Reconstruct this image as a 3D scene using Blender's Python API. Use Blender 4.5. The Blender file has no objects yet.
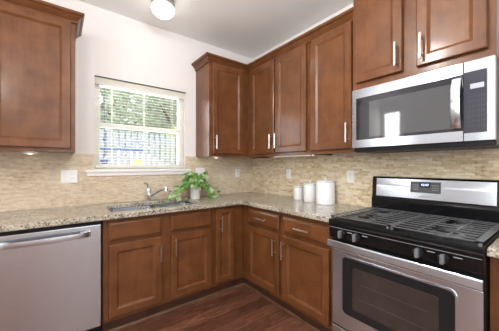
import bpy, bmesh, math, random
from mathutils import Vector, Matrix, noise
random.seed(7)
S = bpy.context.scene
COL = S.collection
R = math.radians

# ---------------------------------------------------------------- camera
cam = bpy.data.cameras.new('camera')
cam.sensor_width = 36.0
cam.lens = 36.0 * 247.4 / 499.0
cam.shift_y = 0.0012
cam.clip_start = 0.02
co = bpy.data.objects.new('camera', cam)
COL.objects.link(co)
co.location = (-2.116, -2.694, 1.267)
co.rotation_euler = (R(90), 0, R(52.57 - 90))
S.camera = co

# ---------------------------------------------------------------- world, lights, exposure
W = bpy.data.worlds.new('world'); S.world = W; W.use_nodes = True
bg = W.node_tree.nodes['Background']
bg.inputs['Color'].default_value = (0.86, 0.93, 1.0, 1)
bg.inputs['Strength'].default_value = 2.4
S.view_settings.view_transform = 'Standard'
S.view_settings.look = 'None'
S.view_settings.gamma = 1.0
S.view_settings.use_curve_mapping = False
S.view_settings.exposure = 0.2

def area(name, loc, rot, sx, sy, power, color=(1, 1, 1)):
    d = bpy.data.lights.new(name, 'AREA'); d.shape = 'RECTANGLE'; d.size = sx; d.size_y = sy
    d.energy = power; d.color = color
    o = bpy.data.objects.new(name, d); COL.objects.link(o); o.location = loc; o.rotation_euler = rot
    return o
# window light; the front and left windows are unseen, added as light sources
area('added_light_front', (-1.35, -5.17, 1.78), (R(90), 0, 0), 2.0, 1.55, 12, (0.98, 0.99, 1.0))
area('added_light_left', (-4.57, -3.05, 1.78), (R(90), 0, R(-90)), 2.2, 1.55, 40, (1.0, 0.99, 0.98))
area('daylight_sink_window', (-1.422, 0.16, 1.67), (R(90), 0, R(180)), 0.84, 0.82, 14, (0.95, 0.98, 1.0))

area('daylight_high_window', (-4.575, -0.24, 2.125), (R(90), 0, R(-90)), 0.3, 0.66, 9, (1, 1, 1))

# ---------------------------------------------------------------- node helpers
def new_mat(name):
    m = bpy.data.materials.new(name); m.use_nodes = True
    nt = m.node_tree; return m, nt, nt.nodes, nt.links, nt.nodes['Principled BSDF']

def N(nt, t, **kw):
    n = nt.nodes.new(t)
    for k, v in kw.items():
        if k in n.inputs: n.inputs[k].default_value = v
        else: setattr(n, k, v)
    return n

def ramp(nt, stops):
    r = nt.nodes.new('ShaderNodeValToRGB'); e = r.color_ramp.elements
    while len(e) < len(stops): e.new(0.5)
    for el, (p, c) in zip(e, stops): el.position = p; el.color = (*c, 1)
    return r

def coords(nt, scale=(1, 1, 1), rot=(0, 0, 0)):
    tc = nt.nodes.new('ShaderNodeTexCoord'); mp = nt.nodes.new('ShaderNodeMapping')
    mp.inputs['Scale'].default_value = scale; mp.inputs['Rotation'].default_value = rot
    nt.links.new(tc.outputs['Object'], mp.inputs['Vector']); return mp.outputs['Vector']

def bump(nt, height, strength, dist, bsdf):
    b = N(nt, 'ShaderNodeBump', Strength=strength, Distance=dist)
    nt.links.new(height, b.inputs['Height']); nt.links.new(b.outputs['Normal'], bsdf.inputs['Normal'])

def plain(name, c, rough=0.5, metal=0.0, spec=0.5, vary=0.0, vscale=8.0, emit=None, estr=0.0, coat=0.0):
    m, nt, n, l, b = new_mat(name)
    b.inputs['Roughness'].default_value = rough; b.inputs['Metallic'].default_value = metal
    b.inputs['Specular IOR Level'].default_value = spec; b.inputs['Coat Weight'].default_value = coat
    tex = N(nt, 'ShaderNodeTexNoise', Scale=vscale, Detail=3.0)
    l.new(coords(nt), tex.inputs['Vector'])
    k = vary
    r = ramp(nt, [(0.25, tuple(max(0, x * (1 - k)) for x in c)), (0.75, tuple(min(1, x * (1 + k)) for x in c))])
    l.new(tex.outputs['Fac'], r.inputs['Fac']); l.new(r.outputs['Color'], b.inputs['Base Color'])
    if emit:
        b.inputs['Emission Color'].default_value = (*emit, 1); b.inputs['Emission Strength'].default_value = estr
    return m

def wood(name, dark, mid, light, along='z', rough=0.33):
    m, nt, n, l, b = new_mat(name)
    sc = {'z': (9, 9, 0.8), 'x': (0.8, 9, 9), 'y': (9, 0.8, 9)}[along]
    g = N(nt, 'ShaderNodeTexNoise', Scale=3.0, Detail=5.0, Roughness=0.55, Distortion=0.5)
    l.new(coords(nt, sc), g.inputs['Vector'])
    blot = N(nt, 'ShaderNodeTexNoise', Scale=7.0, Detail=4.0, Roughness=0.6)
    l.new(coords(nt), blot.inputs['Vector'])
    mx = N(nt, 'ShaderNodeMath', operation='MULTIPLY_ADD')
    mx.inputs[1].default_value = 0.72
    l.new(blot.outputs['Fac'], mx.inputs[0])
    m2 = N(nt, 'ShaderNodeMath', operation='MULTIPLY'); m2.inputs[1].default_value = 0.28
    l.new(g.outputs['Fac'], m2.inputs[0]); l.new(m2.outputs[0], mx.inputs[2])
    r = ramp(nt, [(0.26, dark), (0.5, mid), (0.76, light)])
    l.new(mx.outputs[0], r.inputs['Fac']); l.new(r.outputs['Color'], b.inputs['Base Color'])
    b.inputs['Roughness'].default_value = rough
    b.inputs['Specular IOR Level'].default_value = 0.3
    b.inputs['Coat Weight'].default_value = 0.22; b.inputs['Coat Roughness'].default_value = 0.14
    bump(nt, g.outputs['Fac'], 0.02, 0.001, b)
    return m

def stainless(name, base=(0.63, 0.665, 0.71), rough=0.22, along='x'):
    m, nt, n, l, b = new_mat(name)
    sc = {'x': (1.5, 60, 60), 'y': (60, 1.5, 60), 'z': (60, 60, 1.5)}[along]
    t = N(nt, 'ShaderNodeTexNoise', Scale=1.0, Detail=2.0)
    l.new(coords(nt, sc), t.inputs['Vector'])
    r = ramp(nt, [(0.3, tuple(x * 0.985 for x in base)), (0.7, base)])
    l.new(t.outputs['Fac'], r.inputs['Fac']); l.new(r.outputs['Color'], b.inputs['Base Color'])
    b.inputs['Roughness'].default_value = rough
    b.inputs['Metallic'].default_value = 1.0
    b.inputs['Anisotropic'].default_value = 0.7
    if along in 'xy':   # brushed level: highlights spread upright
        tg = nt.nodes.new('ShaderNodeTangent'); tg.direction_type = 'RADIAL'; tg.axis = 'Z'
        l.new(tg.outputs[0], b.inputs['Tangent']); b.inputs['Anisotropic Rotation'].default_value = 0.25
    return m

def stacked_stone(name, axis, tint, bw, rh, bk, stretch):
    # thin split-face travertine strips
    m, nt, n, l, b = new_mat(name)
    tc = nt.nodes.new('ShaderNodeTexCoord'); sp = nt.nodes.new('ShaderNodeSeparateXYZ'); cb = nt.nodes.new('ShaderNodeCombineXYZ')
    l.new(tc.outputs['Object'], sp.inputs[0]); l.new(sp.outputs[axis], cb.inputs['X']); l.new(sp.outputs['Z'], cb.inputs['Y'])
    wob = N(nt, 'ShaderNodeTexNoise', Scale=9.0, Detail=2.0); l.new(cb.outputs[0], wob.inputs['Vector'])
    ad = N(nt, 'ShaderNodeVectorMath', operation='MULTIPLY_ADD'); ad.inputs[1].default_value = (0.012, 0.008, 0)
    l.new(wob.outputs['Color'], ad.inputs[0]); l.new(cb.outputs[0], ad.inputs[2])
    br = N(nt, 'ShaderNodeTexBrick', Scale=1.0)
    br.inputs['Brick Width'].default_value = bw; br.inputs['Row Height'].default_value = rh
    br.inputs['Mortar Size'].default_value = 0.0012; br.inputs['Mortar Smooth'].default_value = 0.5
    br.inputs['Bias'].default_value = 0.0
    br.offset = 0.37; br.offset_frequency = 2; br.squash = 1.5; br.squash_frequency = 3
    br.inputs['Color1'].default_value = (0, 0, 0, 1); br.inputs['Color2'].default_value = (1, 1, 1, 1); br.inputs['Mortar'].default_value = (0.3, 0.3, 0.3, 1)
    l.new(ad.outputs[0], br.inputs['Vector'])
    t1 = N(nt, 'ShaderNodeTexNoise', Scale=42.0, Detail=5.0, Roughness=0.65)
    mp = nt.nodes.new('ShaderNodeMapping'); mp.inputs['Scale'].default_value = stretch; l.new(ad.outputs[0], mp.inputs['Vector']); l.new(mp.outputs[0], t1.inputs['Vector'])
    t2 = N(nt, 'ShaderNodeTexNoise', Scale=3.2, Detail=2.0); l.new(cb.outputs[0], t2.inputs['Vector'])
    a1 = N(nt, 'ShaderNodeMath', operation='MULTIPLY_ADD'); a1.inputs[1].default_value = bk; l.new(br.outputs['Color'], a1.inputs[0])
    a2 = N(nt, 'ShaderNodeMath', operation='MULTIPLY_ADD'); a2.inputs[1].default_value = 0.62; l.new(t1.outputs['Fac'], a2.inputs[0])
    a3 = N(nt, 'ShaderNodeMath', operation='MULTIPLY'); a3.inputs[1].default_value = 0.30; l.new(t2.outputs['Fac'], a3.inputs[0])
    l.new(a3.outputs[0], a2.inputs[2]); l.new(a2.outputs[0], a1.inputs[2])
    r = ramp(nt, [(0.34, tint[0]), (0.45, tint[1]), (0.57, tint[2]), (0.72, tint[3])])
    l.new(a1.outputs[0], r.inputs['Fac']); l.new(r.outputs['Color'], b.inputs['Base Color'])
    b.inputs['Roughness'].default_value = 0.72
    h = N(nt, 'ShaderNodeMath', operation='MULTIPLY_ADD'); h.inputs[1].default_value = 0.6
    l.new(br.outputs['Color'], h.inputs[0]); l.new(t1.outputs['Fac'], h.inputs[2])
    h2 = N(nt, 'ShaderNodeMath', operation='SUBTRACT'); l.new(h.outputs[0], h2.inputs[0]); l.new(br.outputs['Fac'], h2.inputs[1])
    bump(nt, h2.outputs[0], 0.8, 0.008, b)
    return m

def granite(name):
    m, nt, n, l, b = new_mat(name)
    c = coords(nt)
    v = N(nt, 'ShaderNodeTexVoronoi', Scale=140.0); l.new(c, v.inputs['Vector'])
    t = N(nt, 'ShaderNodeTexNoise', Scale=60.0, Detail=6.0, Roughness=0.7); l.new(c, t.inputs['Vector'])
    t2 = N(nt, 'ShaderNodeTexNoise', Scale=5.0, Detail=4.0, Roughness=0.6, Distortion=0.8); l.new(c, t2.inputs['Vector'])
    sx = nt.nodes.new('ShaderNodeSeparateColor'); l.new(v.outputs['Color'], sx.inputs[0])
    a = N(nt, 'ShaderNodeMath', operation='MULTIPLY_ADD'); a.inputs[1].default_value = 0.26; l.new(sx.outputs[0], a.inputs[0])
    a2 = N(nt, 'ShaderNodeMath', operation='MULTIPLY_ADD'); a2.inputs[1].default_value = 0.62; l.new(t.outputs['Fac'], a2.inputs[0])
    a3 = N(nt, 'ShaderNodeMath', operation='MULTIPLY'); a3.inputs[1].default_value = 0.34; l.new(t2.outputs['Fac'], a3.inputs[0])
    l.new(a3.outputs[0], a2.inputs[2]); l.new(a2.outputs[0], a.inputs[2])
    r = ramp(nt, [(0.42, (0.03, 0.026, 0.022)), (0.50, (0.13, 0.105, 0.078)), (0.58, (0.33, 0.285, 0.215)), (0.69, (0.47, 0.425, 0.345)), (0.83, (0.60, 0.56, 0.49))])
    l.new(a.outputs[0], r.inputs['Fac']); l.new(r.outputs['Color'], b.inputs['Base Color'])
    b.inputs['Roughness'].default_value = 0.14
    b.inputs['Specular IOR Level'].default_value = 0.6
    return m

def hardwood(name):
    m, nt, n, l, b = new_mat(name)
    c = coords(nt)
    br = N(nt, 'ShaderNodeTexBrick', Scale=1.0)
    br.inputs['Brick Width'].default_value = 1.15; br.inputs['Row Height'].default_value = 0.125
    br.inputs['Mortar Size'].default_value = 0.0015; br.offset = 0.43
    br.inputs['Color1'].default_value = (0, 0, 0, 1); br.inputs['Color2'].default_value = (1, 1, 1, 1); br.inputs['Mortar'].default_value = (0, 0, 0, 1)
    l.new(c, br.inputs['Vector'])
    off = N(nt, 'ShaderNodeVectorMath', operation='MULTIPLY_ADD'); off.inputs[1].default_value = (3, 9, 5)
    l.new(br.outputs['Color'], off.inputs[0]); l.new(c, off.inputs[2])
    mp = nt.nodes.new('ShaderNodeMapping'); mp.inputs['Scale'].default_value = (2.2, 17, 1); l.new(off.outputs[0], mp.inputs['Vector'])
    g = N(nt, 'ShaderNodeTexNoise', Scale=2.4, Detail=6.0, Roughness=0.6, Distortion=1.4); l.new(mp.outputs[0], g.inputs['Vector'])
    a = N(nt, 'ShaderNodeMath', operation='MULTIPLY_ADD'); a.inputs[1].default_value = 0.22; l.new(br.outputs['Color'], a.inputs[0])
    a2 = N(nt, 'ShaderNodeMath', operation='MULTIPLY'); a2.inputs[1].default_value = 0.8; l.new(g.outputs['Fac'], a2.inputs[0]); l.new(a2.outputs[0], a.inputs[2])
    r = ramp(nt, [(0.28, (0.035, 0.013, 0.008)), (0.45, (0.12, 0.046, 0.027)), (0.6, (0.22, 0.092, 0.054)), (0.78, (0.34, 0.165, 0.10))])
    l.new(a.outputs[0], r.inputs['Fac'])
    mx = N(nt, 'ShaderNodeMix', data_type='RGBA'); l.new(br.outputs['Fac'], mx.inputs['Factor'])
    l.new(r.outputs['Color'], mx.inputs['A']); mx.inputs['B'].default_value = (0.012, 0.006, 0.004, 1)
    l.new(mx.outputs['Result'], b.inputs['Base Color'])
    b.inputs['Roughness'].default_value = 0.38
    bump(nt, g.outputs['Fac'], 0.15, 0.003, b)
    return m

def paint(name, c, rough=0.85):
    m, nt, n, l, b = new_mat(name)
    t = N(nt, 'ShaderNodeTexNoise', Scale=160.0, Detail=2.0); l.new(coords(nt), t.inputs['Vector'])
    r = ramp(nt, [(0.3, tuple(x * 0.985 for x in c)), (0.7, c)])
    l.new(t.outputs['Fac'], r.inputs['Fac']); l.new(r.outputs['Color'], b.inputs['Base Color'])
    b.inputs['Roughness'].default_value = rough; b.inputs['Specular IOR Level'].default_value = 0.25
    bump(nt, t.outputs['Fac'], 0.06, 0.002, b)
    return m

def pane_glass(name):
    m = bpy.data.materials.new(name); m.use_nodes = True; nt = m.node_tree; nt.nodes.clear()
    o = nt.nodes.new('ShaderNodeOutputMaterial'); mx = nt.nodes.new('ShaderNodeMixShader')
    t = nt.nodes.new('ShaderNodeBsdfTransparent'); g = nt.nodes.new('ShaderNodeBsdfGlossy'); g.inputs['Roughness'].default_value = 0.02
    f = nt.nodes.new('ShaderNodeFresnel'); f.inputs['IOR'].default_value = 1.3
    nt.links.new(f.outputs[0], mx.inputs[0]); nt.links.new(t.outputs[0], mx.inputs[1]); nt.links.new(g.outputs[0], mx.inputs[2]); nt.links.new(mx.outputs[0], o.inputs[0])
    return m

def leafy(name, a, c, scale=30, trans=0.25):
    m, nt, n, l, b = new_mat(name)
    t = N(nt, 'ShaderNodeTexNoise', Scale=scale, Detail=2.0); l.new(coords(nt), t.inputs['Vector'])
    r = ramp(nt, [(0.35, a), (0.65, c)]); l.new(t.outputs['Fac'], r.inputs['Fac']); l.new(r.outputs['Color'], b.inputs['Base Color'])
    b.inputs['Roughness'].default_value = 0.5
    tr = nt.nodes.new('ShaderNodeBsdfTranslucent'); l.new(r.outputs['Color'], tr.inputs['Color'])
    mx = nt.nodes.new('ShaderNodeMixShader'); mx.inputs[0].default_value = trans
    l.new(b.outputs[0], mx.inputs[1]); l.new(tr.outputs[0], mx.inputs[2]); l.new(mx.outputs[0], n['Material Output'].inputs['Surface'])
    return m

CH = ((0.078, 0.0255, 0.0080), (0.140, 0.0510, 0.0165), (0.205, 0.082, 0.030))
MAT = dict(
    cherry=wood('cherry_upright_grain', *CH),
    cherry_y=wood('cherry_level_grain_y', *CH, along='y'),
    cherry_x=wood('cherry_level_grain_x', *CH, along='x'),
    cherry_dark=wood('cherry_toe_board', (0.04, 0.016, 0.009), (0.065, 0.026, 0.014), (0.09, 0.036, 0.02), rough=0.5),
    shoe=wood('shoe_molding_wood', (0.10, 0.05, 0.03), (0.14, 0.075, 0.045), (0.18, 0.10, 0.062), rough=0.25),
    steel_x=stainless('brushed_steel_x', along='x'),
    steel_y=stainless('brushed_steel_y', (0.59, 0.65, 0.715), along='y'),
    steel_z=stainless('brushed_steel_z', along='z'),
    nickel=stainless('brushed_nickel', (0.60, 0.575, 0.53), 0.3, 'z'),
    chrome=stainless('polished_chrome', (0.8, 0.81, 0.82), 0.12, 'z'),
    stone_A=stacked_stone('stacked_travertine_a', 'X', ((0.46, 0.34, 0.215), (0.62, 0.50, 0.355), (0.73, 0.62, 0.47), (0.81, 0.725, 0.59)), 0.065, 0.018, 0.12, (0.5, 1.5, 1)),
    stone_B=stacked_stone('stacked_travertine_b', 'Y', ((0.36, 0.235, 0.105), (0.575, 0.44, 0.26), (0.70, 0.58, 0.395), (0.80, 0.71, 0.55)), 0.052, 0.0195, 0.27, (0.8, 1.25, 1)),
    granite=granite('speckled_granite'),
    floor=hardwood('dark_oak_planks'),
    wall=paint('wall_paint', (0.80, 0.765, 0.75)),
    ceil=paint('ceiling_paint', (0.90, 0.895, 0.88)),
    white=plain('white_vinyl', (0.83, 0.82, 0.78), 0.45, vary=0.02),
    cream=leafy('cream_slat', (0.86, 0.84, 0.78), (0.88, 0.86, 0.80), 8, 0.45),
    shade_line=plain('blind_shade_line', (0.09, 0.07, 0.06), 0.5, vary=0.1),  # dark tone of the shade line drawn above the blind
    plate=plain('white_plastic', (0.80, 0.80, 0.78), 0.35, vary=0.01),
    slot=plain('dark_slot', (0.05, 0.05, 0.05), 0.5, vary=0.1),
    ceramic=plain('white_glaze', (0.82, 0.82, 0.82), 0.18, vary=0.015, coat=0.4),
    rimline=plain('grey_rim', (0.16, 0.16, 0.17), 0.4, vary=0.05),
    pot=plain('stone_grey_pot', (0.60, 0.585, 0.56), 0.65, vary=0.10, vscale=25),
    soil=plain('potting_soil', (0.05, 0.033, 0.022), 0.95, vary=0.4, vscale=60),
    black=plain('black_enamel', (0.005, 0.005, 0.006), 0.12, spec=0.3, vary=0.1),
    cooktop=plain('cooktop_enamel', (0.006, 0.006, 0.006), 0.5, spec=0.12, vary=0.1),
    blackmatte=plain('black_plastic', (0.009, 0.009, 0.010), 0.42, spec=0.25, vary=0.1),
    castiron=plain('cast_iron', (0.10, 0.102, 0.108), 0.38, vary=0.15, vscale=60),
    glassdark=plain('dark_glass', (0.020, 0.021, 0.026), 0.06, vary=0.08, coat=0.5),
    glassborder=plain('oven_border_glass', (0.014, 0.0135, 0.015), 0.12, spec=0.3, vary=0.05),
    glasspanel=plain('dark_blue_glass', (0.040, 0.042, 0.058), 0.12, vary=0.05, coat=0.3),
    glassscreen=plain('grey_screened_glass', (0.075, 0.077, 0.082), 0.05, vary=0.05, coat=0.8),
    ovenin=plain('oven_interior_glass', (0.035, 0.026, 0.022), 0.09, vary=0.15, coat=0.4),
    knob=plain('grey_knob', (0.16, 0.165, 0.175), 0.35, vary=0.06),
    mark=plain('pale_print', (0.45, 0.45, 0.46), 0.6, vary=0.02),
    wordmark=plain('grey_print', (0.22, 0.22, 0.24), 0.5, vary=0.02),
    lcd=plain('pale_lcd', (0.42, 0.45, 0.53), 0.4, vary=0.03),
    lcdtext=plain('lcd_digits', (0.16, 0.18, 0.25), 0.4, vary=0.02),
    screen=plain('dark_display', (0.012, 0.014, 0.04), 0.1, vary=0.05),
    digits=plain('blue_digits', (0.5, 0.65, 1.0), 0.4, emit=(0.55, 0.7, 1.0), estr=1.6),
    ctrlgrey=plain('grey_control_glass', (0.065, 0.068, 0.068), 0.25, vary=0.06),
    lampglass=plain('opal_glass', (0.9, 0.9, 0.88), 0.3, emit=(1.0, 0.97, 0.92), estr=6.0),
    lampbright=plain('added_lamp_glass', (0.9, 0.9, 0.88), 0.3, emit=(1.0, 0.98, 0.96), estr=100.0),  # glowing glass of the added, unseen globe lamps
    lampbase=plain('satin_grey_metal', (0.32, 0.31, 0.28), 0.35, metal=0.8, vary=0.05),
    puck=plain('puck_lens', (0.85, 0.84, 0.80), 0.35, emit=(1.0, 0.95, 0.88), estr=0.1),
    glass=pane_glass('window_pane'),
    leaf=leafy('pothos_leaf', (0.13, 0.36, 0.06), (0.34, 0.58, 0.18), 45),
    leafpale=leafy('pothos_leaf_pale', (0.45, 0.62, 0.30), (0.66, 0.76, 0.50), 60),
    tree=leafy('tree_leaf', (0.46, 0.52, 0.37), (0.64, 0.68, 0.54), 6, 0.5),
    tree2=leafy('tree_leaf_dark', (0.38, 0.44, 0.31), (0.56, 0.60, 0.45), 6, 0.5),
    shrub=leafy('yellow_green_leaf', (0.50, 0.58, 0.16), (0.72, 0.78, 0.34), 8, 0.35),  # yellow-green foliage
    bark=plain('tree_bark', (0.17, 0.13, 0.10), 0.9, vary=0.35, vscale=20),
    fence=plain('white_painted_board', (0.50, 0.52, 0.55), 0.6, vary=0.03),
    grass=plain('lawn_green', (0.20, 0.24, 0.14), 0.9, vary=0.3, vscale=5),
    blue=plain('blue_pole_paint', (0.17, 0.25, 0.50), 0.4, vary=0.05),
    navy=plain('navy_glaze', (0.05, 0.08, 0.22), 0.3, vary=0.1),
    yellow=plain('pale_yellow_paint', (0.85, 0.80, 0.35), 0.5, vary=0.05),
)

# ---------------------------------------------------------------- mesh helpers
def root_loc(o):
    while o.parent: o = o.parent
    return Vector(o.location)

class MB:
    def __init__(self): self.bm = bmesh.new()
    def face(self, pts):
        try: return self.bm.faces.new([self.bm.verts.new(p) for p in pts])
        except ValueError: return None
    def box(self, x0, x1, y0, y1, z0, z1):
        x0, x1 = sorted((x0, x1)); y0, y1 = sorted((y0, y1)); z0, z1 = sorted((z0, z1))
        v = [self.bm.verts.new((x, y, z)) for x in (x0, x1) for y in (y0, y1) for z in (z0, z1)]
        for f in ((0, 1, 3, 2), (4, 6, 7, 5), (0, 4, 5, 1), (2, 3, 7, 6), (0, 2, 6, 4), (1, 5, 7, 3)):
            self.bm.faces.new([v[i] for i in f])
        return self
    def loft(self, rings, cap=True, closed=True):
        vs = [[self.bm.verts.new(p) for p in r] for r in rings]; n = len(rings[0])
        for a, b in zip(vs, vs[1:]):
            for i in range(n if closed else n - 1):
                j = (i + 1) % n
                self.bm.faces.new((a[i], a[j], b[j], b[i]))
        if cap:
            self.bm.faces.new(vs[0]); self.bm.faces.new(list(reversed(vs[-1])))
        return self
    def tube(self, path, r, n=10, radii=None, squash=None):
        path = [Vector(p) for p in path]; rings = []
        up = Vector((0, 0, 1)); prev = None
        for i, p in enumerate(path):
            d = (path[min(i + 1, len(path) - 1)] - path[max(i - 1, 0)]).normalized()
            if prev is None:
                a = d.cross(up) if abs(d.z) < 0.95 else d.cross(Vector((1, 0, 0)))
            else:
                a = prev - d * prev.dot(d)
            a.normalize(); prev = a; b = d.cross(a)
            rr = radii[i] if radii else r
            s = squash or (1, 1)
            rings.append([p + a * math.cos(2 * math.pi * k / n) * rr * s[0] + b * math.sin(2 * math.pi * k / n) * rr * s[1] for k in range(n)])
        return self.loft(rings)
    def lathe(self, prof, c, n=32, axis='z'):
        rings = []
        for r, h in prof:
            r = max(r, 0.0004); ring = []
            for k in range(n):
                a = 2 * math.pi * k / n; p, q = r * math.cos(a), r * math.sin(a)
                if axis == 'z': ring.append((c[0] + p, c[1] + q, c[2] + h))
                elif axis == 'x': ring.append((c[0] + h, c[1] + p, c[2] + q))
                else: ring.append((c[0] + p, c[1] + h, c[2] + q))
            rings.append(ring)
        return self.loft(rings)
    def build(self, name, mat, parent=None, bevel=0.0, smooth=False, seg=2, loc=None, fix=True):
        bm = self.bm
        if fix: bmesh.ops.recalc_face_normals(bm, faces=bm.faces)
        if parent is not None: off = root_loc(parent)
        else: off = Vector(loc) if loc is not None else Vector((0, 0, 0))
        for v in bm.verts: v.co -= off
        me = bpy.data.meshes.new(name); bm.to_mesh(me); bm.free()
        me.materials.append(MAT[mat] if isinstance(mat, str) else mat)
        o = bpy.data.objects.new(name, me); COL.objects.link(o)
        if parent is not None: o.parent = parent
        else: o.location = off
        if smooth:
            for p in me.polygons: p.use_smooth = True
            try: me.set_sharp_from_angle(angle=R(35))
            except Exception: pass
        if bevel:
            b = o.modifiers.new('edge', 'BEVEL'); b.width = bevel; b.segments = seg; b.limit_method = 'ANGLE'; b.angle_limit = R(40)
        return o

def tag(o, label=None, cat=None, group=None, kind=None):
    if label: o['label'] = label
    if cat: o['category'] = cat
    if group: o['group'] = group
    if kind: o['kind'] = kind
    return o

def thing(name, label, cat, loc, group=None):
    o = bpy.data.objects.new(name, None); COL.objects.link(o); o.location = loc; o.empty_display_size = 0.05
    return tag(o, label, cat, group)

def struct(o, label=None): return tag(o, label, None, None, 'structure')

def mapA(u, v, z): return (u, -v, z)          # back wall: u runs along x, v comes out of the wall
def mapB(u, v, z): return (-v, -u, z)         # stove wall: u runs from the corner towards the camera

def ubox(mb, mp, u0, u1, v0, v1, z0, z1):
    a, b = mp(u0, v0, z0), mp(u1, v1, z1)
    return mb.box(a[0], b[0], a[1], b[1], a[2], b[2])

def rings_panel(mp, u0, u1, z0, z1, steps):
    mb = MB(); rings = []
    for ins, v in steps:
        rings.append([mp(u0 + ins, v, z0 + ins), mp(u1 - ins, v, z0 + ins), mp(u1 - ins, v, z1 - ins), mp(u0 + ins, v, z1 - ins)])
    return mb.loft(rings)

def pull(mp, u, z, v, length, horizontal, parent):
    mb = MB(); h = length / 2; o = 0.034
    if horizontal:
        mb.tube([mp(u - h, v + o, z), mp(u + h, v + o, z)], 0.0068, 10)
        for s in (-1, 1): mb.tube([mp(u + s * h * 0.66, v - 0.001, z), mp(u + s * h * 0.66, v + o, z)], 0.005, 8)
    else:
        mb.tube([mp(u, v + o, z - h), mp(u, v + o, z + h)], 0.0068, 10)
        for s in (-1, 1): mb.tube([mp(u, v - 0.001, z + s * h * 0.66), mp(u, v + o, z + s * h * 0.66)], 0.005, 8)
    return mb.build('handle', 'nickel', parent, smooth=True)

def door(mp, u0, u1, z0, z1, v, parent, pull_at=None, stile=0.054, t=0.021):
    f = v + t
    d = rings_panel(mp, u0, u1, z0, z1, [(0, v), (0, f - 0.005), (0.005, f), (stile, f), (stile + 0.003, f - 0.002), (stile + 0.017, f - 0.011)]).build('door', 'cherry', parent)
    if pull_at: pull(mp, pull_at[0], pull_at[1], f, 0.15, False, d)
    return d

def drawer_front(mp, u0, u1, z0, z1, v, parent, name='drawer', handle=True, t=0.021):
    f = v + t
    d = rings_panel(mp, u0, u1, z0, z1, [(0, v), (0, f - 0.011), (0.004, f - 0.008), (0.017, f - 0.001), (0.019, f)]).build(name, 'cherry_y' if mp is mapB else 'cherry_x', parent)
    if handle: pull(mp, (u0 + u1) / 2, (z0 + z1) / 2, f, 0.15, True, d)
    return d

def sweep(path, prof, side, mat, name):
    """profile (out, z) swept along an xy path; side = +1 puts 'out' to the left of travel"""
    P = [Vector((p[0], p[1])) for p in path]; nrm = []
    for i in range(len(P)):
        ds = []
        if i > 0: ds.append((P[i] - P[i - 1]).normalized())
        if i < len(P) - 1: ds.append((P[i + 1] - P[i]).normalized())
        ns = [Vector((-d.y, d.x)) * side for d in ds]
        if len(ns) == 2:
            m = (ns[0] + ns[1]).normalized(); m = m / max(0.2, m.dot(ns[0]))
        else: m = ns[0]
        nrm.append(m)
    rings = [[(p.x + m.x * o, p.y + m.y * o, z) for o, z in prof] for p, m in zip(P, nrm)]
    return MB().loft(rings).build(name, mat, loc=(path[0][0], path[0][1], 0))

# ---------------------------------------------------------------- room shell
XL, YF, H = -4.6, -5.2, 2.75
T = 0.12
struct(MB().box(XL - T, T, YF - T, T, -0.1, 0.0).build('floor', 'floor'), 'dark red-brown hardwood plank floor')
struct(MB().box(XL - T, T, YF - T, T, H, H + 0.1).build('ceiling', 'ceil'), 'flat off-white ceiling')

def wall_with_holes(name, axis, c0, c1, a0, a1, holes, label):
    """wall slab between c0..c1 (thickness) spanning a0..a1, with (lo,hi,z0,z1) openings"""
    mb = MB(); As = sorted({a0, a1, *[h[0] for h in holes], *[h[1] for h in holes]}); Zs = sorted({0.0, H, *[h[2] for h in holes], *[h[3] for h in holes]})
    for i in range(len(As) - 1):
        for k in range(len(Zs) - 1):
            am, zm = (As[i] + As[i + 1]) / 2, (Zs[k] + Zs[k + 1]) / 2
            if any(h[0] < am < h[1] and h[2] < zm < h[3] for h in holes): continue
            if axis == 'x': mb.box(As[i], As[i + 1], c0, c1, Zs[k], Zs[k + 1])
            else: mb.box(c0, c1, As[i], As[i + 1], Zs[k], Zs[k + 1])
    bmesh.ops.remove_doubles(mb.bm, verts=mb.bm.verts, dist=1e-5)
    seen = {}
    for f in list(mb.bm.faces):
        seen.setdefault(tuple(sorted(v.index for v in f.verts)), []).append(f)
    mb.bm.verts.index_update()
    seen = {}
    for f in list(mb.bm.faces): seen.setdefault(tuple(sorted(v.index for v in f.verts)), []).append(f)
    bmesh.ops.delete(mb.bm, geom=[f for fs in seen.values() if len(fs) > 1 for f in fs], context='FACES_ONLY')
    return struct(mb.build(name, 'wall'), label)

WX0, WX1, WZ0, WZ1 = -1.862, -0.982, 1.237, 2.095
wall_with_holes('wall_back', 'x', 0.0, T, XL, 0.0, [(WX0, WX1, WZ0, WZ1)], 'pale pinkish white painted wall with the sink window')
wall_with_holes('wall_right', 'y', 0.0, T, YF, T, [], 'wall behind the range')
wall_with_holes('wall_left', 'y', XL - T, XL, YF, T, [(-4.2, -1.9, 0.95, 2.6), (-0.44, -0.04, 1.75, 2.5)], 'wall of the room facing the range')
wall_with_holes('wall_front', 'x', YF - T, YF, XL, 0.0, [(-2.4, -0.3, 0.95, 2.6)], 'wall behind the camera')

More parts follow.
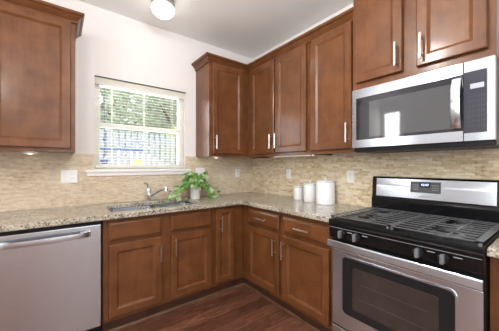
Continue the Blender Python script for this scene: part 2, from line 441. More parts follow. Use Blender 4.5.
def window(name, axis, c, lo, hi, z0, z1, parts, depth=0.05, fw=0.045, rail=None, muntins=0):
    """white vinyl window standing in an opening; c = plane of its room face, depth goes outward (sign given)"""
    r = bpy.data.objects.new(name, None); COL.objects.link(r)
    r.location = ((lo + hi) / 2, c, z0) if axis == 'x' else (c, (lo + hi) / 2, z0)
    struct(r)
    def bx(mb, a0, a1, d0, d1, q0, q1):
        if axis == 'x': mb.box(a0, a1, c + d0, c + d1, q0, q1)
        else: mb.box(c + d0, c + d1, a0, a1, q0, q1)
    f = MB(); e = 0.001
    bx(f, lo + e, lo + fw, 0, depth, z0 + e, z1 - e); bx(f, hi - fw, hi - e, 0, depth, z0 + e, z1 - e)
    bx(f, lo + fw, hi - fw, 0, depth, z0 + e, z0 + fw); bx(f, lo + fw, hi - fw, 0, depth, z1 - fw, z1 - e)
    f.build('window_frame', 'white', r, 0.003)
    if rail:
        m = MB(); bx(m, lo + fw, hi - fw, depth * 0.1, depth * 0.8, rail - 0.022, rail + 0.022); m.build('meeting_rail', 'white', r, 0.003)
    if muntins:
        m = MB()
        for i in range(1, muntins):
            a = lo + (hi - lo) * i / muntins; bx(m, a - 0.012, a + 0.012, depth * 0.25, depth * 0.7, z0 + fw, z1 - fw)
        zc = (z0 + z1) / 2; bx(m, lo + fw, hi - fw, depth * 0.25, depth * 0.7, zc - 0.012, zc + 0.012)
        m.build('muntin', 'white', r)
    g = MB(); bx(g, lo + fw, hi - fw, depth * 0.45, depth * 0.55, z0 + fw, z1 - fw); g.build('pane', 'glass', r)
    return r

w1 = window('window_1', 'x', 0.055, WX0, WX1, WZ0, WZ1, None, 0.06, 0.05, rail=1.665)
w1['label'] = 'white double-hung window over the sink'
# stool and apron below the sink window
s_ = MB().box(WX0 - 0.075, WX1 + 0.055, -0.040, -0.0112, WZ0 - 0.026, WZ0).box(WX0 + 0.002, WX1 - 0.002, -0.0111, 0.054, WZ0 + 0.0005, WZ0 + 0.004).build('window_sill', 'white', w1, 0.004)
s2 = MB().box(WX0 - 0.06, WX1 + 0.04, -0.024, -0.0112, WZ0 - 0.062, WZ0 - 0.0265).build('window_apron', 'wall', w1, 0.003)
window('window_2', 'y', XL - 0.02, -0.44, -0.04, 1.75, 2.5, None, -0.05, 0.05, muntins=2)['label'] = 'high window in the far side wall'
window('window_3', 'y', XL - 0.03, -4.2, -1.9, 0.95, 2.6, None, -0.05, 0.06, muntins=3)['label'] = 'unseen wide window added in the side wall as a light source'  # out of view, added to light the room from the side
window('window_4', 'x', YF - 0.03, -2.4, -0.3, 0.95, 2.6, None, -0.05, 0.06, muntins=4)['label'] = 'unseen wide window added behind the camera as a light source'  # out of view, added to light the room from behind
for nm, a in (('baseboard_left', (XL, XL + 0.015, YF, 0)), ('baseboard_front', (XL, 0, YF, YF + 0.015))):
    struct(MB().box(a[0] + 0.001, a[1], a[2] + 0.001, a[3], 0, 0.11).build(nm, 'white', bevel=0.004))

# backsplash of stacked stone strips
def slab_cells(axis, a0, a1, z0, z1, hole, c0, c1, name, mat, label):
    mb = MB(); As = sorted({a0, a1, hole[0], hole[1]} if hole else {a0, a1}); Zs = sorted({z0, z1, hole[2], hole[3]} if hole else {z0, z1})
    for i in range(len(As) - 1):
        for k in range(len(Zs) - 1):
            am, zm = (As[i] + As[i + 1]) / 2, (Zs[k] + Zs[k + 1]) / 2
            if hole and hole[0] < am < hole[1] and hole[2] < zm < hole[3]: continue
            if axis == 'x': mb.box(As[i], As[i + 1], c0, c1, Zs[k], Zs[k + 1])
            else: mb.box(c0, c1, As[i], As[i + 1], Zs[k], Zs[k + 1])
    return struct(mb.build(name, mat), label)
slab_cells('x', -3.05, -0.0005, 0.9145, 1.3715, (WX0 - 0.003, WX1 + 0.003, WZ0 - 0.03, 1.38), -0.0105, -0.0005, 'trim_1', 'stone_A', 'stacked travertine backsplash under the sink window')
slab_cells('y', -3.05, -0.0108, 0.9145, 1.3715, None, -0.0105, -0.0005, 'trim_2', 'stone_B', 'stacked travertine backsplash behind the range')

# ---------------------------------------------------------------- wall cabinets
UZ0, UZ1, UD = 1.372, 2.40, 0.326
def wall_cabinet(mp, u0, u1, z0, z1, depth, label, doors, loc, group='cherry wall cabinets', g=0.001, extra=None):
    r = thing('wall_cabinet', label, 'cabinet', loc, group)
    b = MB(); ubox(b, mp, u0 + g, u1 - g, 0.0125 if z0 < 1.3 else 0.001, depth - 0.019, z0 + 0.02, z1)
    b.build('body', 'cherry', r)
    f = MB()   # face frame, hanging 2 cm below the recessed bottom
    ubox(f, mp, u0 + g, u1 - g, depth - 0.019, depth, z0, z1)
    f.build('face_frame', 'cherry', r, 0.0015)
    for a, c in ((u0 + g, u0 + 0.016), (u1 - 0.016, u1 - g)):
        sd = MB(); ubox(sd, mp, a, c, 0.0125, depth - 0.0195, z0, z0 + 0.0199); sd.build('side_panel', 'cherry', r)
    for d in doors: door(mp, d[0], d[1], d[2], d[3], depth + 0.007, r, d[4] if len(d) > 4 else None)
    return r

wall_cabinet(mapA, -3.02, -2.02, UZ0, UZ1, UD, 'cherry wall cabinet hanging above the dishwasher, beside the window wall', [
    (-2.985, -2.535, 1.403, 2.376, (-2.575, 1.525)), (-2.505, -2.05, 1.403, 2.376, (-2.465, 1.525))], (-2.52, -0.17, UZ0))
wall_cabinet(mapA, -0.85, -0.002, UZ0, UZ1, UD, 'narrow cherry wall cabinet in the corner, its side facing the window', [
    (-0.812, -0.415, 1.403, 2.376, (-0.788, 1.525))], (-0.6, -0.17, UZ0))
wall_cabinet(mapB, 0.328, 1.252, UZ0, UZ1, UD, 'double-door cherry wall cabinet above the two smaller canisters', [
    (0.405, 0.801, 1.403, 2.376, (0.772, 1.525)), (0.823, 1.224, 1.403, 2.376, (0.852, 1.525))], (-0.17, -0.79, UZ0))
wall_cabinet(mapB, 1.253, 1.695, UZ0, UZ1, UD, 'single-door cherry wall cabinet just beside the microwave', [
    (1.281, 1.667, 1.403, 2.376, (1.640, 1.525))], (-0.17, -1.47, UZ0))
MW0, MW1 = 1.699, 2.463
wall_cabinet(mapB, MW0, MW1, 1.8245, 2.60, 0.382, 'raised two-door cherry wall cabinet directly over the microwave', [
    (1.735, 2.040, 1.868, 2.57, (2.012, 1.975)), (2.118, 2.432, 1.868, 2.57, (2.150, 1.975))], (-0.19, -2.08, 1.8245))

CROWN = [(0.0, 2.380), (0.013, 2.380), (0.013, 2.392), (0.007, 2.396), (0.019, 2.408), (0.034, 2.424), (0.034, 2.431), (0.043, 2.431), (0.054, 2.440), (0.054, 2.456), (-0.012, 2.456), (-0.012, 2.4005), (0.0, 2.4005)]
CROWN = [(o + 0.0012, z) for o, z in CROWN]
struct(sweep([(-3.02, -UD), (-2.02, -UD), (-2.02, -0.001)], CROWN, -1, 'cherry_x', 'trim_3'), 'cherry crown molding on the cabinet above the dishwasher')
struct(sweep([(-0.85, -0.001), (-0.85, -UD), (-UD, -UD), (-UD, -1.697)], CROWN, -1, 'cherry_y', 'trim_4'), 'cherry crown molding running round the corner cabinets')
struct(sweep([(-0.382, -MW0), (-0.382, -MW1)], [(o, z + 0.2) for o, z in CROWN], -1, 'cherry_y', 'trim_5'), 'cherry crown molding over the raised cabinet')

# under-cabinet puck lights
def puck(x, y, label, z=1.3915):
    cut = z > 1.4
    r = thing('puck_light', label, 'light', (x, y, z), 'round under-cabinet lights')
    MB().lathe([(0.050, 0.0), (0.050, -0.016), (0.044, -0.020)], (x, y, z), 24).build('housing', 'plate', r, smooth=True)
    MB().lathe([(0.043, -0.0201), (0.038, -0.028), (0.018, -0.033), (0.0, -0.034)], (x, y, z), 24).build('lens', 'puck', r, smooth=True)
    d = bpy.data.lights.new('puck_bulb', 'POINT'); d.energy = 0.09; d.color = (1, 0.92, 0.78); d.shadow_soft_size = 0.02
    o = bpy.data.objects.new('puck_bulb', d); COL.objects.link(o); o.location = (0, 0, -0.045); o.parent = r
puck(-2.30, -0.14, 'white puck light under the cabinet above the dishwasher')
puck(-0.66, -0.14, 'white puck light under the narrow corner cabinet')
puck(-0.16, -0.78, 'puck light glowing under the meeting doors near the smallest canister', 1.403)
puck(-0.16, -1.14, 'puck light glowing under the wall cabinet above the biggest canister', 1.403)
lb = thing('white_strip', 'slim white strip under the double-door wall cabinet', 'light', (-0.295, -1.0, 1.372))
MB().box(-0.306, -0.280, -1.245, -0.76, 1.360, 1.3915).build('housing', 'plate', lb, 0.003)  # plain white strip along the front of the cabinet underside

# ---------------------------------------------------------------- base cabinets
BV, BT = 0.59, 0.875       # face-frame plane, top of the boxes
TOE = 0.543
def base_unit(mp, u0, u1, label, loc, hollow=False, f0=None, f1=None, name='base_cabinet', t0=None, t1=None):
    r = thing(name, label, 'cabinet', loc, 'cherry base cabinets'); g = 0.001
    f0 = u0 if f0 is None else f0; f1 = u1 if f1 is None else f1
    b = MB()
    if hollow:
        ubox(b, mp, u0 + g, u0 + 0.018, 0.012, BV - 0.02, 0.10, BT); ubox(b, mp, u1 - 0.018, u1 - g, 0.012, BV - 0.02, 0.10, BT)
        ubox(b, mp, u0 + 0.018, u1 - 0.018, 0.012, BV - 0.02, 0.10, 0.118); ubox(b, mp, u0 + 0.018, u1 - 0.018, 0.002, 0.012, 0.10, BT)
    else:
        ubox(b, mp, u0 + g, u1 - g, 0.012, BV - 0.02, 0.10, BT)
    b.build('body', 'cherry', r)
    f = MB(); ubox(f, mp, f0 + g, f1 - g, BV - 0.0198, BV, 0.10, BT); f.build('face_frame', 'cherry', r, 0.0015)
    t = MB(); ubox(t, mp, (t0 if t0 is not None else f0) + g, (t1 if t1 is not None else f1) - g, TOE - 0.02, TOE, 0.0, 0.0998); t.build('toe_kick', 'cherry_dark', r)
    return r
V = BV + 0.007
sb = base_unit(mapA, -1.868, -0.948, 'cherry sink base cabinet with two doors under the window', (-1.41, -0.3, 0), True)
drawer_front(mapA, -1.832, -1.441, 0.705, 0.850, V, sb, 'false_front', False)
drawer_front(mapA, -1.368, -0.975, 0.705, 0.850, V, sb, 'false_front', False)
door(mapA, -1.832, -1.441, 0.136, 0.677, V, sb, (-1.459, 0.56))
door(mapA, -1.368, -0.975, 0.136, 0.677, V, sb, (-1.334, 0.575))
nb = base_unit(mapA, -0.947, -0.004, 'narrow cherry base cabinet with one tall door in the inside corner', (-0.6, -0.3, 0), f1=-0.5895, t1=TOE * -1 + 0.001)
door(mapA, -0.926, -0.722, 0.136, 0.852, V, nb, (-0.880, 0.71), stile=0.045)
bb = base_unit(mapB, 0.592, 1.693, 'cherry base cabinet with two drawers over two doors beside the range', (-0.3, -1.14, 0), t0=0.5445)
drawer_front(mapB, 0.700, 1.146, 0.703, 0.838, V, bb); drawer_front(mapB, 1.193, 1.652, 0.703, 0.838, V, bb)
door(mapB, 0.700, 1.146, 0.136, 0.675, V, bb, (1.103, 0.56)); door(mapB, 1.193, 1.652, 0.136, 0.675, V, bb, (1.213, 0.56))
rb = base_unit(mapB, 2.468, 3.05, 'cherry base cabinet on the far side of the range, only its edge showing', (-0.3, -2.76, 0))
drawer_front(mapB, 2.512, 3.02, 0.703, 0.838, V, rb); door(mapB, 2.512, 3.02, 0.136, 0.675, V, rb, (2.54, 0.56))
lbse = base_unit(mapA, -3.04, -2.492, 'cherry base cabinet at the end of the counter beyond the dishwasher', (-2.77, -0.3, 0))
drawer_front(mapA, -3.01, -2.53, 0.705, 0.850, V, lbse); door(mapA, -3.01, -2.53, 0.136, 0.677, V, lbse, (-2.56, 0.56))

SHOE = [(0.0, 0.0005), (0.013, 0.0005), (0.012, 0.007), (0.009, 0.012), (0.005, 0.0155), (0.0, 0.017)]
struct(sweep([(-1.868, -TOE - 0.001), (-TOE - 0.001, -TOE - 0.001), (-TOE - 0.001, -1.69)], SHOE, -1, 'shoe', 'trim_6'), 'shoe molding along the toe kicks')

# ---------------------------------------------------------------- countertop and sink
CZ0, CZ1, CD = 0.8765, 0.914, 0.650
SX0, SX1, SY0, SY1 = -1.80, -1.02, -0.545, -0.125
def counter(name, rects, holes, label, loc):
    xs = sorted({v for r in rects + holes for v in r[:2]}); ys = sorted({v for r in rects + holes for v in r[2:]})
    mb = MB(); vt = {}
    def vert(x, y, z):
        k = (round(x, 5), round(y, 5), z)
        if k not in vt: vt[k] = mb.bm.verts.new(k)
        return vt[k]
    solid = lambda x, y: any(r[0] < x < r[1] and r[2] < y < r[3] for r in rects) and not any(r[0] < x < r[1] and r[2] < y < r[3] for r in holes)
    cell = lambda i, k: 0 <= i < len(xs) - 1 and 0 <= k < len(ys) - 1 and solid((xs[i] + xs[i + 1]) / 2, (ys[k] + ys[k + 1]) / 2)
    for i in range(len(xs) - 1):
        for k in range(len(ys) - 1):
            if not cell(i, k): continue
            x0, x1, y0, y1 = xs[i], xs[i + 1], ys[k], ys[k + 1]
            mb.bm.faces.new([vert(x0, y0, CZ1), vert(x1, y0, CZ1), vert(x1, y1, CZ1), vert(x0, y1, CZ1)])
            mb.bm.faces.new([vert(x0, y1, CZ0), vert(x1, y1, CZ0), vert(x1, y0, CZ0), vert(x0, y0, CZ0)])
            for (di, dk, a, b) in ((-1, 0, (x0, y1), (x0, y0)), (1, 0, (x1, y0), (x1, y1)), (0, -1, (x0, y0), (x1, y0)), (0, 1, (x1, y1), (x0, y1))):
                if not cell(i + di, k + dk):
                    mb.bm.faces.new([vert(*a, CZ0), vert(*b, CZ0), vert(*b, CZ1), vert(*a, CZ1)])
    return tag(mb.build(name, 'granite', bevel=0.006, seg=3, loc=loc), label, 'countertop', 'speckled granite countertops')
counter('countertop', [(-3.05, -0.0008, -CD, -0.0008), (-CD, -0.0008, -1.6955, -0.0008)], [(SX0, SX1, SY0, SY1)], 'L-shaped speckled beige granite countertop around the sink and canisters', (-1.4, -0.3, CZ0))
counter('countertop', [(-CD, -0.0008, -3.05, -2.4665)], [], 'short granite countertop on the far side of the range', (-0.3, -2.76, CZ0))

sink = thing('kitchen_sink', 'stainless undermount double-bowl sink below the window', 'sink', ((SX0 + SX1) / 2, (SY0 + SY1) / 2, 0.70))
def bowl(x0, x1, y0, y1, depth):
    mb = MB(); top = CZ0 - 0.001
    def rr(x0, x1, y0, y1, r, z, n=6):
        pts = []
        for cx, cy, a0 in ((x1 - r, y1 - r, 0), (x0 + r, y1 - r, 90), (x0 + r, y0 + r, 180), (x1 - r, y0 + r, 270)):
            for i in range(n + 1):
                a = R(a0 + 90 * i / n); pts.append((cx + r * math.cos(a), cy + r * math.sin(a), z))
        return pts
    e = 0.012
    mb.loft([rr(x0 - e, x1 + e, y0 - e, y1 + e, 0.07, top), rr(x0 - 0.001, x1 + 0.001, y0 - 0.001, y1 + 0.001, 0.06, top), rr(x0 + 0.004, x1 - 0.004, y0 + 0.004, y1 - 0.004, 0.06, top - depth + 0.03),
             rr(x0 + 0.03, x1 - 0.03, y0 + 0.03, y1 - 0.03, 0.05, top - depth)], cap=False)
    mb.bm.faces.new([mb.bm.verts.new(p) for p in rr(x0 + 0.03, x1 - 0.03, y0 + 0.03, y1 - 0.03, 0.05, top - depth)])
    bmesh.ops.remove_doubles(mb.bm, verts=mb.bm.verts, dist=1e-5)
    b = mb.build('bowl', 'steel_x', sink, smooth=True)
    MB().lathe([(0.045, 0.0), (0.045, 0.004), (0.03, 0.005), (0.0, 0.002)], ((x0 + x1) / 2, (y0 + y1) / 2, top - depth + 0.001), 24).build('drain', 'chrome', b, smooth=True)
    return b
MID = -1.38
bowl(SX0 + 0.012, MID - 0.016, SY0 + 0.012, SY1 - 0.012, 0.19)
bowl(MID + 0.016, SX1 - 0.012, SY0 + 0.012, SY1 - 0.012, 0.16)

# faucet
fa = thing('kitchen_faucet', 'chrome single-lever pull-out faucet behind the sink', 'faucet', (-1.405, -0.085, CZ1))
fx, fy = -1.405, -0.085
MB().lathe([(0.032, 0.0), (0.032, 0.006), (0.025, 0.012), (0.024, 0.06), (0.026, 0.10), (0.024, 0.125), (0.012, 0.135), (0.0, 0.136)], (fx, fy, CZ1 + 0.0005), 24).build('body', 'chrome', fa, smooth=True)
MB().tube([(fx + 0.008, fy - 0.018, 0.965), (fx + 0.03, fy - 0.07, 0.99), (fx + 0.055, fy - 0.125, 1.02), (fx + 0.08, fy - 0.175, 1.043), (fx + 0.092, fy - 0.205, 1.047)], 0.015, 14, radii=[0.019, 0.016, 0.0155, 0.016, 0.017]).build('spout', 'chrome', fa, smooth=True)
MB().tube([(fx + 0.092, fy - 0.205, 1.049), (fx + 0.100, fy - 0.226, 1.044), (fx + 0.103, fy - 0.235, 1.022)], 0.017, 14, radii=[0.018, 0.019, 0.015]).build('spray_head', 'chrome', fa, smooth=True)
MB().tube([(fx, fy, 1.045), (fx - 0.008, fy - 0.002, 1.07), (fx - 0.02, fy - 0.004, 1.088), (fx - 0.045, fy - 0.006, 1.100)], 0.008, 10, radii=[0.012, 0.009, 0.008, 0.007]).build('lever', 'chrome', fa, smooth=True)
sd = thing('soap_dispenser', 'slim dark soap dispenser beside the faucet', 'dispenser', (-1.195, -0.085, CZ1))
MB().lathe([(0.018, 0.0), (0.018, 0.01), (0.010, 0.016), (0.009, 0.075), (0.013, 0.08), (0.013, 0.095), (0.0, 0.097)], (-1.195, -0.085, CZ1 + 0.0005), 18).build('post', 'chrome', sd, smooth=True)
MB().tube([(-1.195, -0.085, 1.003), (-1.19, -0.11, 1.008), (-1.186, -0.135, 1.002)], 0.006, 10).build('nozzle', 'lampbase', sd, smooth=True)

# ---------------------------------------------------------------- dishwasher
dw = thing('dishwasher', 'stainless front dishwasher with a bowed bar handle', 'dishwasher', (-2.18, -0.3, 0))
DX0, DX1 = -2.488, -1.874
MB().box(DX0 + 0.003, DX1 - 0.003, -0.585, -0.03, 0.10, 0.868).build('body', 'blackmatte', dw)
MB().box(DX0 + 0.003, DX1 - 0.003, -0.545, -0.50, 0.0, 0.098).build('toe_kick', 'blackmatte', dw)
dp = MB().box(DX0 + 0.005, DX1 - 0.005, -0.622, -0.5855, 0.112, 0.848).build('door_panel', 'steel_x', dw, 0.006, seg=3)
MB().box(DX0 + 0.005, DX1 - 0.005, -0.612, -0.5855, 0.850, 0.868).build('control_strip', 'blackmatte', dw, 0.003)
hb = MB(); rings = []
n = 24
for i in range(n + 1):
    t = i / n; x = -2.418 + t * (2.418 - 1.952)
    bow = math.sin(math.pi * t); v = 0.630 + 0.034 * bow ** 0.6 if 0 < t < 1 else 0.624
    hz = 0.0215
    zc = 0.792
    rings.append([(x, -v, zc - hz), (x, -v - 0.013, zc - hz + 0.004), (x, -v - 0.015, zc), (x, -v - 0.013, zc + hz - 0.004), (x, -v, zc + hz)])
hb.loft(rings).build('handle', 'steel_x', dw, smooth=True)
for x in (-2.425, -1.966): MB().box(x, x + 0.021, -0.640, -0.6222, 0.772, 0.812).build('handle_mount', 'steel_z', dw, 0.003)

# ---------------------------------------------------------------- range
RU0, RU1 = 1.700, 2.4625
rg = thing('gas_range', 'stainless and black freestanding gas range under the microwave', 'range', (-0.35, -2.08, 0))
b = MB(); ubox(b, mapB, RU0, RU1, 0.045, 0.640, 0.03, 0.893); b.build('body', 'blackmatte', rg, 0.003)
for u in (RU0 + 0.03, RU1 - 0.07):
    for v in (0.09, 0.56):
        b = MB(); ubox(b, mapB, u, u + 0.04, v, v + 0.04, 0.0, 0.03); b.build('foot', 'blackmatte', rg)
b = MB(); ubox(b, mapB, RU0 - 0.001, RU1 + 0.001, 0.046, 0.690, 0.8932, 0.9163); b.build('cooktop', 'cooktop', rg, 0.006, seg=3)
# control panel with a rounded brow
b = MB()
prof = [(0.640, 0.893), (0.687, 0.893), (0.690, 0.885), (0.682, 0.860), (0.672, 0.800), (0.668, 0.793), (0.640, 0.793)]
b.loft([[mapB(RU0, v, z) for v, z in prof], [mapB(RU1, v, z) for v, z in prof]]); cp = b.build('control_panel', 'black', rg, 0.002)
# thin bright trim line across the panel
b = MB(); ubox(b, mapB, RU0 + 0.004, RU1 - 0.004, 0.6825, 0.6845, 0.8645, 0.8675); b.build('trim_line', 'wordmark', cp)
for u, in ((1.795,), (1.892,), (2.222,), (2.325,)):
    k = MB(); c = mapB(u, 0.677, 0.833)
    k.lathe([(0.024, 0.0), (0.024, -0.012), (0.021, -0.018), (0.019, -0.020), (0.0, -0.020)], c, 28, axis='x')
    kb = k.build('knob', 'blackmatte', rg, smooth=True)
    k = MB(); ubox(k, mapB, u - 0.0085, u + 0.0085, 0.690, 0.720, 0.811, 0.856); k.build('knob_grip', 'knob', kb, 0.005, seg=3)
    m = MB(); ubox(m, mapB, u + 0.036, u + 0.068, 0.6795, 0.6815, 0.8475, 0.8505); m.build('marking', 'mark', cp)
# oven door
FD = 0.655
od = MB()
ou0, ou1, oz0, oz1 = RU0 + 0.004, RU1 - 0.004, 0.214, 0.722
od.loft([[mapB(ou0, v, oz0), mapB(ou1, v, oz0), mapB(ou1, v, oz1), mapB(ou0, v, oz1)] for v in (0.6405, FD)])
odo = od.build('oven_door', 'steel_y', rg, 0.006, seg=3)
b = MB(); ubox(b, mapB, RU0 + 0.004, RU1 - 0.004, 0.6405, FD - 0.002, 0.7225, 0.788); b.build('door_shade_strip', 'cooktop', odo)  # black top strip of the door stands in for shade behind the handle
def rrect(mp, u0, u1, z0, z1, r, v, n=5):
    pts = []
    for cu, cz, a0 in ((u1 - r, z1 - r, 0), (u0 + r, z1 - r, 90), (u0 + r, z0 + r, 180), (u1 - r, z0 + r, 270)):
        for i in range(n + 1):
            a = R(a0 + 90 * i / n); pts.append(mp(cu + r * math.cos(a), v, cz + r * math.sin(a)))
    return pts
def rounded_plate(mp, u0, u1, z0, z1, r, v0, v1, name, mat, parent, lip=0.002):
    return MB().loft([rrect(mp, u0, u1, z0, z1, r, v0), rrect(mp, u0, u1, z0, z1, r, v1 - lip), rrect(mp, u0 + lip, u1 - lip, z0 + lip, z1 - lip, r - lip, v1)]).build(name, mat, parent)
rounded_plate(mapB, 1.775, 2.372, 0.310, 0.690, 0.035, FD + 0.0002, FD + 0.006, 'window_trim', 'steel_y', odo)
rounded_plate(mapB, 1.784, 2.363, 0.319, 0.681, 0.028, FD + 0.0062, FD + 0.008, 'window_border', 'glassborder', odo)
rounded_plate(mapB, 1.855, 2.300, 0.368, 0.632, 0.012, FD + 0.0082, FD + 0.009, 'window_glass', 'ovenin', odo)
# oven racks seen through the glass, as thin rods on the inner pane
for z in (0.45, 0.54):
    m = MB(); ubox(m, mapB, 1.90, 2.26, FD + 0.0091, FD + 0.0094, z, z + 0.002); m.build('oven_rack', 'ctrlgrey', odo)
# broad flat bar handle
hb = MB(); pr = [(0.690, 0.732), (0.700, 0.734), (0.704, 0.742), (0.702, 0.775), (0.698, 0.783), (0.690, 0.784)]
hb.loft([[mapB(RU0 - 0.002, v, z) for v, z in pr], [mapB(RU1 + 0.002, v, z) for v, z in pr]]); hh = hb.build('oven_handle', 'steel_y', rg, 0.003)
for u in (RU0 + 0.02, RU1 - 0.045):
    hb = MB(); ubox(hb, mapB, u, u + 0.025, FD - 0.0017, 0.6905, 0.745, 0.772); hb.build('handle_mount', 'steel_y', hh)
b = MB(); ubox(b, mapB, RU0 + 0.004, RU1 - 0.004, 0.6405, FD, 0.045, 0.206); b.build('storage_drawer', 'steel_y', rg, 0.006, seg=3)
# backguard
bgp = [(0.015, 0.9165), (0.114, 0.9165), (0.114, 1.012), (0.106, 1.018), (0.094, 1.176), (0.084, 1.184), (0.015, 1.184)]
b = MB().loft([[mapB(RU0 + 0.003, v, z) for v, z in bgp], [mapB(RU1 - 0.003, v, z) for v, z in bgp]]); bgd = b.build('backguard', 'black', rg, 0.004, seg=3)
def on_guard(v_off, z): return 0.106 - 0.012 * (z - 1.018) / 0.158 + v_off
def guard_plate(u0, u1, z0, z1, d0, d1, name, mat, parent, bev=0.0015):
    m = MB().loft([[mapB(u0, on_guard(d, z0), z0), mapB(u1, on_guard(d, z0), z0), mapB(u1, on_guard(d, z1), z1), mapB(u0, on_guard(d, z1), z1)] for d in (d0, d1)])
    return m.build(name, mat, parent, bev)
gp = guard_plate(1.738, 2.427, 1.034, 1.172, 0.0003, 0.003, 'steel_panel', 'steel_y', bgd)
guard_plate(1.980, 2.160, 1.080, 1.157, 0.0032, 0.005, 'control_glass', 'ctrlgrey', bgd)
guard_plate(2.036, 2.100, 1.117, 1.152, 0.0052, 0.0058, 'clock_display', 'screen', bgd, 0)

def text(body, mp, u, z, v, size, name, mat, parent):
    cu = bpy.data.curves.new(name, 'FONT'); cu.body = body; cu.size = size; cu.align_x = 'CENTER'; cu.align_y = 'CENTER'; cu.extrude = 0.0003
    t = bpy.data.objects.new(name, cu); COL.objects.link(t)
    dg = bpy.context.evaluated_depsgraph_get(); me = bpy.data.meshes.new_from_object(t.evaluated_get(dg)); me.name = name
    bpy.data.objects.remove(t); bpy.data.curves.remove(cu)
    off = root_loc(parent)
    for vt in me.vertices:
        q = vt.co; vt.co = Vector(mp(u + q.x, v + q.z, z + q.y)) - off
    me.flip_normals()
    me.materials.clear(); me.materials.append(MAT[mat])
    o = bpy.data.objects.new(name, me); COL.objects.link(o); o.parent = parent
    return o
text('10:47', mapB, 2.068, 1.135, on_guard(0.0064, 1.135), 0.022, 'clock_digits', 'digits', bgd)
for (u, z) in [(1.998 + 0.012 * i, 1.10 + 0.016 * k) for i in range(3) for k in range(3)] + [(2.112 + 0.014 * i, 1.10 + 0.016 * k) for i in range(3) for k in range(3)]:
    guard_plate(u, u + 0.007, z, z + 0.003, 0.0051, 0.0056, 'button', 'mark', bgd, 0)
text('whirlpool', mapB, 2.070, 1.054, on_guard(0.0034, 1.054), 0.017, 'wordmark', 'wordmark', bgd)
# burners and grates
for (u, v, r) in ((1.86, 0.24, 0.040), (1.86, 0.53, 0.046), (2.30, 0.24, 0.036), (2.30, 0.53, 0.050)):
    m = MB().lathe([(r * 1.5, 0.0), (r * 1.45, 0.004), (r * 1.0, 0.006), (r * 1.0, 0.012), (0, 0.012)], (*mapB(u, v, 0)[:2], 0.9162), 28); bu = m.build('burner', 'castiron', rg, smooth=True)
    MB().lathe([(r * 0.92, 0.0122), (r * 0.92, 0.019), (r * 0.8, 0.022), (0, 0.022)], (*mapB(u, v, 0)[:2], 0.9162), 28).build('burner_cap', 'blackmatte', bu, smooth=True)
def grate(u0, u1, wide_end):
    m = MB(); v0, v1, z0, z1 = 0.122, 0.672, 0.934, 0.9385
    w = 0.012
    ubox(m, mapB, u0, u0 + (w if wide_end > 0 else 0.014), v0, v1, z0, z1); ubox(m, mapB, u1 - (0.026 if wide_end > 0 else w), u1, v0, v1, z0, z1)
    ubox(m, mapB, u0, u1, v0, v0 + w, z0, z1); ubox(m, mapB, u0, u1, v1 - w, v1, z0, z1)
    k = 9
    for i in range(1, k):
        v = v0 + (v1 - v0) * i / k
        if i in (2, 3, 6, 7):   # the fingers stop short round the burners
            c = (u0 + u1) / 2 + (0.0 if wide_end > 0 else -0.02); g = 0.030
            ubox(m, mapB, u0 + 0.005, c - g, v - 0.0035, v + 0.0035, z0 + 0.0003, z1); ubox(m, mapB, c + g, u1 - 0.005, v - 0.0035, v + 0.0035, z0 + 0.0003, z1)
        else:
            ubox(m, mapB, u0 + 0.005, u1 - 0.005, v - 0.0035, v + 0.0035, z0 + 0.0003, z1)
    for f in (0.34, 0.66):
        u = u0 + (u1 - u0) * f; ubox(m, mapB, u - 0.004, u + 0.004, v0 + 0.005, v1 - 0.005, z0 + 0.0015, z1 - 0.001)
    for u in (u0 + 0.002, u1 - 0.014):
        for v in (v0 + 0.002, v1 - 0.014): ubox(m, mapB, u, u + 0.012, v, v + 0.012, 0.9163, z0 + 0.001)
    return m.build('grate', 'castiron', rg)
grate(1.706, 2.076, -1); grate(2.080, 2.458, 1)

# ---------------------------------------------------------------- microwave
mw = thing('microwave', 'stainless over-the-range microwave under the raised cabinet', 'microwave', (-0.2, -2.08, 1.372))
MZ0, MZ1, MF = 1.398, 1.823, 0.400
b = MB(); ubox(b, mapB, MW0 + 0.002, MW1 - 0.002, 0.0125, 0.372, 1.374, MZ1); b.build('body', 'blackmatte', mw, 0.004)
b = MB(); ubox(b, mapB, MW0 + 0.02, MW1 - 0.02, 0.30, 0.374, 1.366, 1.3739); b.build('vent_grille', 'blackmatte', mw)
SE = 2.338
b = MB(); ubox(b, mapB, MW0 + 0.002, SE - 0.0008, 0.3725, MF, MZ0, MZ1 - 0.001); mdo = b.build('door', 'steel_y', mw, 0.003)
b = MB(); ubox(b, mapB, SE + 0.0008, MW1 - 0.002, 0.3725, MF, MZ0, MZ1 - 0.001); mcp = b.build('control_frame', 'steel_y', mw, 0.003)
b = MB(); ubox(b, mapB, 1.734, SE - 0.001, MF + 0.0002, MF + 0.003, 1.456, 1.757); b.build('door_glass', 'glassdark', mdo, 0.001)
b = MB(); ubox(b, mapB, 1.830, 2.285, MF + 0.0032, MF + 0.0042, 1.472, 1.718); b.build('screened_window', 'glassscreen', mdo)
b = MB(); ubox(b, mapB, SE + 0.001, 2.431, MF + 0.0002, MF + 0.003, 1.442, 1.764); cpn = b.build('control_glass', 'glasspanel', mcp, 0.001)
b = MB(); ubox(b, mapB, 2.366, 2.420, MF + 0.0032, MF + 0.0038, 1.672, 1.698); b.build('display', 'lcd', mcp)
for i in range(4):
    for k in range(7):
        u = 2.358 + 0.018 * i; z = 1.475 + 0.026 * k
        m = MB(); ubox(m, mapB, u, u + 0.010, MF + 0.0032, MF + 0.0036, z, z + 0.003); m.build('key', 'ctrlgrey', mcp)
text('whirlpool', mapB, 2.086, 1.793, MF + 0.0004, 0.019, 'wordmark', 'wordmark', mdo)
hb = MB(); rings = []
